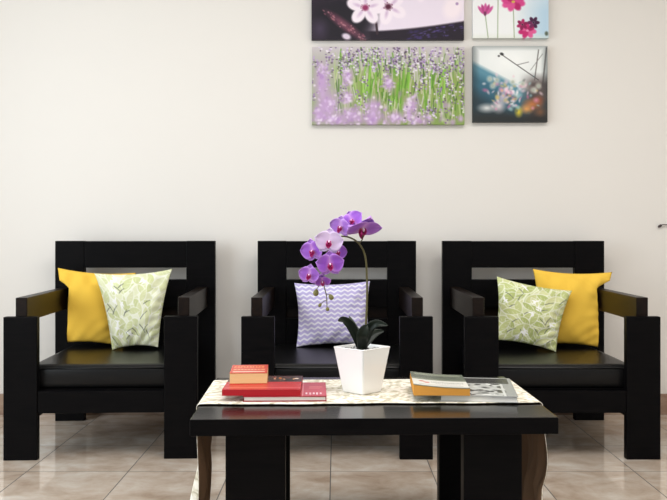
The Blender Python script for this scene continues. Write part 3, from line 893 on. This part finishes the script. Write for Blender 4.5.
# 3 pink cosmos against the sky (upper square print)
rn = random.Random(41)
p = Paint(75, 77, 2.2, (242, 244, 244))
p.mix(np.clip((p.X - 40) / 30, 0, 1) * np.clip((p.Y - 10) / 40, 0, 1) * .85, (176, 208, 230))
O = 38.5
p.mix(np.clip((p.Y - O - 33) / 6, 0, 1) * .5, (226, 232, 214))
for (xa, ya, xb, yb) in ((12, O + 14, 15, O + 38), (40, O + 8, 41, O + 38), (25, O - 10, 24.5, O + 38)): p.line(xa, ya, xb, yb, .9, (150, 166, 130), .9)
def cosmos(cx, cy, r, cols, a0, n=7, sq=1.0, cen=(220, 190, 90)):
    for k in range(n):
        a = R(a0 + 360 / n * k); ex, ey = math.cos(a), math.sin(a) * sq
        p.blob(cx + ex * r * .55, cy + ey * r * .55, r * .5, r * .33, rn.choice(cols), math.degrees(math.atan2(ey, ex)), .35)
    p.blob(cx, cy, r * .18, r * .16 * sq + .3, cen, 0, .5)
PK = [(206, 56, 126), (222, 84, 150), (184, 36, 104), (214, 70, 140)]
for k in range(5): p.blob(8 + k * 2.2, O + 8.5 + abs(k - 2), 2.0, 6, [(206, 92, 156), (186, 66, 132)][k % 2], -36 + k * 18, .4)
p.blob(12, O + 14, 1.8, 3, (120, 50, 90), 0, .5)
cosmos(40, O + 2, 12.5, PK, 15, 8, .7); 
cosmos(54, O + 31, 9.5, [(196, 44, 112), (168, 28, 92), (222, 92, 150)], 10, 7, .8, (236, 150, 190))
cosmos(49, O + 25, 6, [(140, 26, 80), (176, 40, 100)], 40, 6, 1, (60, 20, 46)); cosmos(60, O + 23, 6.5, [(70, 30, 66), (110, 34, 84)], 0, 6, 1, (50, 26, 50))
p.blob(73, O + 34, 2.4, 3, (90, 100, 84), 0, .6)
cosmos(18, 16, 12, PK, 30, 8, .8); cosmos(56, 14, 11, PK, 0, 8, .9)
canvas('square canvas print of pink cosmos flowers against pale sky', 473, 548.5, -38.5, 38, p)

# 4 spring flowers before a blue hill (lower square print)
rn = random.Random(52)
p = Paint(75, 76, 2.2, (232, 236, 234))
p.blob(38, 14, 34, 20, (246, 248, 246), 0, .8)
hl = 14 + 0.52 * p.X
p.mix(np.clip((p.Y - hl) / 5, 0, 1), (92, 142, 160)); p.mix(np.clip((p.Y - hl - 8) / 10, 0, 1) * .8, (48, 92, 112)); p.mix(np.clip((p.Y - hl - 24) / 14, 0, 1) * .85, (40, 54, 62))
p.mix(np.clip((p.X - 46) / 14, 0, 1) * np.clip((p.Y - 26) / 12, 0, 1) * .85, (70, 56, 54))
p.mix(np.clip((p.Y - 62) / 10, 0, 1) * .75, (44, 42, 40))
for (x, y, rx, ry, c) in ((14, 62, 12, 6, (222, 222, 220)), (26, 60, 9, 9, (226, 214, 216)), (30, 50, 8, 10, (206, 190, 206)), (60, 58, 13, 7, (196, 120, 70)), (54, 63, 9, 6, (226, 160, 90)), (66, 54, 8, 6, (150, 84, 60)), (46, 66, 5, 7, (226, 200, 60)), (68, 66, 8, 6, (120, 84, 60))):
    p.blob(x, y, rx, ry, c, 0, .9, .9)
for i in range(110):
    x = 38 + rn.gauss(0, 13); y = 49 + rn.gauss(0, 9)
    p.blob(x, y, rn.uniform(1.2, 4.2), rn.uniform(1.2, 4), rn.choice([(240, 200, 218), (226, 150, 182), (246, 236, 240), (206, 110, 150), (250, 246, 240), (150, 186, 190), (86, 96, 90), (216, 190, 120), (236, 206, 214)]), rn.uniform(0, 90), .9, .7)
for (x, y) in ((20, 40), (24, 34), (40, 36), (50, 38), (17, 33), (61, 44), (66, 40)):
    p.blob(x, y, 4.4, 4.4, (220, 220, 208), 0, .7, .7); p.blob(x, y, 2.4, 2.4, (160, 172, 156), 0, .8, .7)
p.line(28, 8, 66, 34, .9, (70, 66, 66), .9); p.line(44, 19, 56, 16, .7, (90, 86, 86), .8); p.line(66, 4, 62, 34, 1.2, (96, 90, 88), .8); p.line(70, 8, 58, 24, .7, (110, 106, 104), .7)
p.line(74, 2, 70, 40, 1.6, (80, 74, 72), .7); p.blob(29, 8, 2.6, 1.8, (50, 50, 50), 20, .5); p.blob(26, 10, 1.6, 1.2, (60, 60, 60), 0, .5)
d = np.minimum(np.minimum(p.X, 75 - p.X), np.minimum(p.Y, 76 - p.Y) + 2)
p.mix(np.clip((7 - d) / 12, 0, 1) * .8, (40, 48, 50))
canvas('square canvas print of pale spring flowers before a blue hill', 473, 547.5, 46, 122, p)

# ------------------------------------------------------------------ little hook at the right edge of the frame
hk = at(659, 226, WALL_Y)
t = empty('wall_hook', (hk.x, WALL_Y, hk.z), 'small dark hook on the cream wall at the right edge, beyond the right armchair', 'hook')
tube('rod', spline([Vector((.001, -.012, -.001)), Vector((.012, -.014, .006)), Vector((.03, -.013, .0055)), Vector((.06, -.012, .005))], 5), .0024, M['iron'], t, 8)
bm = bmesh.new(); bmesh.ops.create_uvsphere(bm, u_segments=12, v_segments=8, radius=1, matrix=Matrix.Translation((0, -.012, 0)) @ Matrix.Rotation(R(-35), 4, 'Y') @ Matrix.Diagonal((.0115, .008, .0065, 1)))
bm_obj('knob', bm, M['iron'], t, True)
bm_obj('wall_plate', box_bm(.05, .075, -.014, -.0005, -.012, .02, .002), M['iron'], t)

# ------------------------------------------------------------------ light
def area(name, loc, rot, sx, sy, power, color):
    l = bpy.data.lights.new(name, 'AREA'); l.shape = 'RECTANGLE'; l.size = sx; l.size_y = sy; l.energy = power; l.color = color
    o = bpy.data.objects.new(name, l); COL.objects.link(o); o.location = loc; o.rotation_euler = rot
    return o
# daylight through the left window
area('window_daylight', (X0 - 0.02, (WY0 + WY1) / 2, (WZ0 + WZ1) / 2), (0, R(-90), 0), WZ1 - WZ0 - .1, WY1 - WY0 - .1, 50, (0.84, 0.93, 1.0))
# unseen ceiling panel, added as fill to light the back wall evenly
area('ceiling_fill', (0.5, 1.7, H - 0.02), (0, 0, 0), 2.2, 1.4, 48, (0.99, 0.97, 0.95))
w = bpy.data.worlds.new('daylight'); bpy.context.scene.world = w; w.use_nodes = True
bg = w.node_tree.nodes['Background']; bg.inputs['Color'].default_value = (0.95, 0.97, 1.0, 1); bg.inputs['Strength'].default_value = 0.54

# ------------------------------------------------------------------ camera
cam = bpy.data.cameras.new('camera'); co = bpy.data.objects.new('camera', cam); COL.objects.link(co)
cam.sensor_fit = 'HORIZONTAL'; cam.sensor_width = 36.0; cam.lens = 36.0 * FPX / 667.0
cam.shift_x = -2.5 / 667.0; cam.shift_y = -17.0 / 667.0
cam.clip_start = 0.05
co.location = (0, 0, EYE); co.rotation_euler = (R(90), 0, 0)
sc = bpy.context.scene
sc.camera = co
sc.view_settings.view_transform = 'Standard'; sc.view_settings.look = 'None'; sc.view_settings.gamma = 1.0
sc.view_settings.use_curve_mapping = False
sc.view_settings.exposure = 0.24
sc.cycles.use_denoising = True
